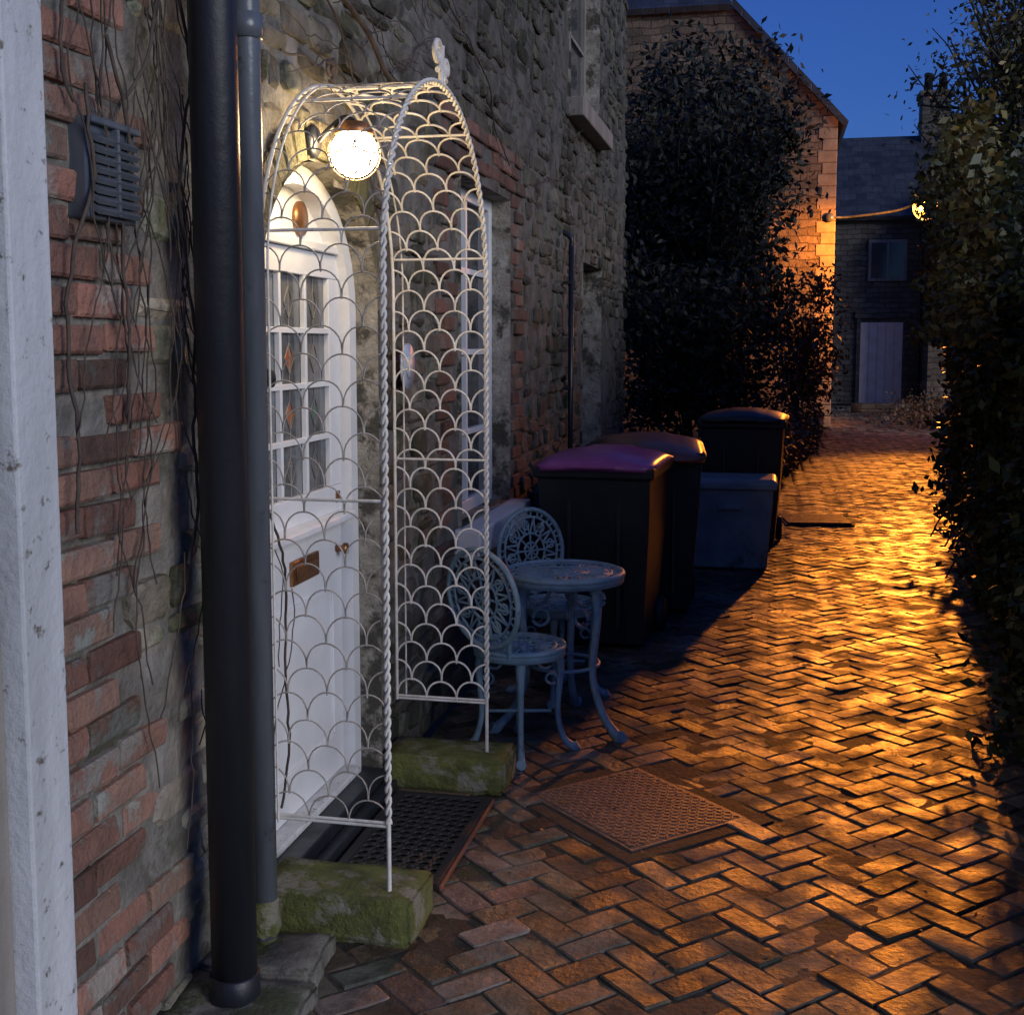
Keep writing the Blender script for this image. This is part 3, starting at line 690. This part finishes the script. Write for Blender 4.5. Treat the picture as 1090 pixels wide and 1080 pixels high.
# ---------------------------------------------------------------- middle cottage
C=group('stone_cottage')
xr,xa,xl=1.14,-.85,-7.0; yf,yb=24.5,33.0
prof=[(xl,0),(xr,0),(xr,5.9),(xa,8.0),(xl,8.0)]
v=[(x,yf,z) for x,z in prof]+[(x,yb-2,z) for x,z in prof]; n=len(prof)
mesh('walls',v,[tuple(range(n)),tuple(range(2*n-1,n-1,-1))]+[(i,(i+1)%n,n+(i+1)%n,n+i) for i in range(n)],M['house2'],C)
def slab(name,pts,th,mat,parent):
    o=mesh(name,pts,[tuple(range(len(pts)))],mat,parent); s=o.modifiers.new('s','SOLIDIFY'); s.thickness=th; s.offset=0; return o
slab('roof_slope',[(xr+.16,yf-.12,5.76),(xr+.16,yb,5.76),(xa-.02,yb,8.12),(xa-.02,yf-.12,8.12)],.12,M['slate'],C)
slab('roof_main',[(xl,yf-.15,8.0),(xa-.05,yf-.15,8.0),(xa-.05,yf+3.5,10.6),(xl,yf+3.5,10.6)],.12,M['slate'],C)
qb=MB(); z=0;k=0
while z<5.8:
    L1=.36 if k%2 else .28; qb.block((xr-L1/2+.012,yf-.0,z+.11),(1,0,0),(0,0,1),(0,-1,0),L1,.21,.015,.012,(U(.8,1.2),)*3,.004,.003); z+=.22;k+=1
qb.make('quoins',M['quoin'],C)
box('gable_window_frame',(-2.0,yf-.05,1.1),(-1.0,yf-.01,2.5),M['oldwhite'],C); box('gable_window_glass',(-1.93,yf-.06,1.17),(-1.07,yf-.052,2.43),M['winlit'],C,0)
box('upper_window_frame',(-2.3,yf-.05,4.2),(-1.3,yf-.01,5.5),M['oldwhite'],C); box('upper_window_glass',(-2.23,yf-.06,4.27),(-1.37,yf-.052,5.43),M['glass'],C,0)
F=group('slate_roof_house'); yf2=34.5
box('walls',(-1,yf2,0),(9,yf2+7,5.05),M['house3'],F,0)
slab('roof_front',[(-1.3,yf2-.25,4.95),(9.3,yf2-.25,4.95),(9.3,yf2+3.5,7.6),(-1.3,yf2+3.5,7.6)],.12,M['slate'],F)
slab('roof_back',[(-1.3,yf2+7.25,4.95),(9.3,yf2+7.25,4.95),(9.3,yf2+3.52,7.6),(-1.3,yf2+3.52,7.6)],.12,M['slate'],F)
box('door_leaf',(2.35,yf2-.06,.02),(3.45,yf2-.01,2.2),M['pdoor'],F,.01)
for k in range(1,5): box('door_board_%d'%k,(2.35+k*.22-.004,yf2-.066,.05),(2.35+k*.22+.004,yf2-.0605,2.17),M['grey'],F,0)
box('door_frame_1',(2.25,yf2-.08,.02),(2.345,yf2-.005,2.3),M['house3'],F); box('door_frame_2',(3.455,yf2-.08,.02),(3.55,yf2-.005,2.3),M['house3'],F); box('door_lintel',(2.2,yf2-.09,2.305),(3.6,yf2-.004,2.5),M['house3'],F)
box('window_frame',(2.5,yf2-.07,3.3),(3.5,yf2-.005,4.4),M['grey'],F); box('window_glass',(2.58,yf2-.08,3.38),(3.42,yf2-.072,4.32),M['glass'],F,0); box('window_bar',(2.98,yf2-.09,3.38),(3.02,yf2-.082,4.32),M['grey'],F,0)
box('side_wing',(3.95,yf2-1.4,0),(6.5,yf2-.01,4.6),M['house2'],F,0)
slab('wing_roof',[(3.8,yf2-1.6,4.5),(6.6,yf2-1.6,4.5),(6.6,yf2,5.6),(3.8,yf2,5.6)],.1,M['slate'],F)
tube('wing_pipe',[[(3.85,yf2-.1,0),(3.85,yf2-.1,4.8)]],.05,M['pipe'],F)
box('chimney_stack',(4.1,yf2+3.1,6.9),(4.9,yf2+3.9,8.7),M['house3'],F,.02); box('chimney_cap',(4.02,yf2+3.02,8.702),(4.98,yf2+3.98,8.85),M['house3'],F,.02)
for k,x in enumerate((4.3,4.7)): lathe('chimney_pot_%d'%k,[(.14,8.85),(.11,9.3),(.13,9.32),(.13,9.38),(.1,9.4)],M['brick'],F,16,(x,yf2+3.5,0))
rock('low_kerb',(1.9,30,0),(3.6,30.35,.22),M['house2'],F)
# ---------------------------------------------------------------- street lamp
lx,ly,lz=2.68,23.5,4.12
g=group('street_lamp')
tube('arm',[cat([(xr,yf-.03,4.02),(xr+.3,yf-.1,4.02),(2.2,ly+.35,4.06),(lx-.15,ly+.03,4.17),(lx,ly,4.26)])],.022,M['pipe2'],g)
lathe('wall_plate',[(.001,0),(.09,0),(.09,.03),(.001,.03)],M['pipe2'],g,16,(xr-.1,yf-.06,4.02),'Y')
lathe('hood',[(.03,.27),(.05,.25),(.22,.20),(.24,.17)],M['pipe2'],g,24,(lx,ly,lz),close=False)
gl=[(max(.001,.23*math.sin(math.pi*i/12)),.23*math.cos(math.pi*i/12)-.05) for i in range(13)]
lathe('lamp_globe',gl,M['lampo'],g,20,(lx,ly,lz))
P=[]
while len(P)<420:
    p=(lx+.38+random.gauss(0,.26),ly+.15+random.gauss(0,.2),lz+.1+random.gauss(0,.42))
    if p[0]>lx+.24: P.append(p)
hb_=group('overhanging_branch')
leaves('branch_leaves',P,.06,M['leaf3'],hb_)
tube('branch_stems',[cat([(3.5,21.6,3.0),(3.55,22.6,3.9),(3.25+U(-.2,.3),23.6+U(-.2,.2),lz+U(-.2,.6))]) for _ in range(7)],.012,M['bark'],hb_)
def light(name,typ,loc,en,col,rad,parent,aim=None,**k):
    l=bpy.data.lights.new(name,typ); l.energy=en; l.color=col; l.shadow_soft_size=rad
    for a,b in k.items(): setattr(l,a,b)
    o=bpy.data.objects.new(name,l); COL.objects.link(o); o.location=loc; o.parent=parent
    if aim: o.rotation_euler=(Vector(aim)-Vector(loc)).to_track_quat('-Z','Y').to_euler()
    return o
OC=(1,.285,.028)
light('beam','SPOT',(lx,ly-.30,lz-.14),12500,OC,.14,g,(1.95,7.2,0),spot_size=math.radians(17.5),spot_blend=1)
light('beam_near','SPOT',(lx,ly-.30,lz-.14),2900,OC,.14,g,(1.9,14,0),spot_size=math.radians(46),spot_blend=1)
light('wall_wash','SPOT',(lx-.1,ly-.30,lz-.1),2000,(1,.30,.03),.12,g,(1.0,24.5,2.9),spot_size=math.radians(84),spot_blend=.9)
light('glow','POINT',(lx-.05,ly-.32,lz-.05),220,(1,.31,.03),.12,g)
# ---------------------------------------------------------------- sky & sun
el=math.radians(17); az=math.radians(120)
w=bpy.data.worlds.new('World'); S.world=w; w.use_nodes=True; nt=w.node_tree
bg=nt.nodes['Background']; sk=nt.nodes.new('ShaderNodeTexSky'); sk.sky_type='NISHITA'; sk.sun_disc=False; sk.sun_elevation=el; sk.sun_rotation=az; sk.air_density=1.2; sk.dust_density=.3; sk.ozone_density=4
mx=nt.nodes.new('ShaderNodeMix'); mx.data_type='RGBA'; mx.blend_type='MULTIPLY'; mx.inputs['Factor'].default_value=1; mx.inputs['B'].default_value=(.32,.56,1.38,1)
nt.links.new(sk.outputs[0],mx.inputs['A']); nt.links.new(mx.outputs['Result'],bg.inputs[0]); bg.inputs[1].default_value=.068
sun=light('sun','SUN',(5,-8,8),1.55,(.97,.95,.92),.1,None); sun.data.angle=math.radians(28)
d=Vector((math.sin(az)*math.cos(el),math.cos(az)*math.cos(el),math.sin(el))); sun.rotation_euler=d.to_track_quat('Z','Y').to_euler()
# ---------------------------------------------------------------- camera
cam=bpy.data.cameras.new('Camera'); co=bpy.data.objects.new('Camera',cam); COL.objects.link(co)
co.location=(0,0,1.6); co.rotation_euler=(math.radians(90-5.71),0,math.radians(11.93))
cam.sensor_width=36; cam.lens=36*1300/1090; cam.shift_y=-43/1090; cam.clip_end=500; cam.clip_start=.05
S.camera=co
S.view_settings.view_transform='Standard'; S.view_settings.look='None'; S.view_settings.exposure=0
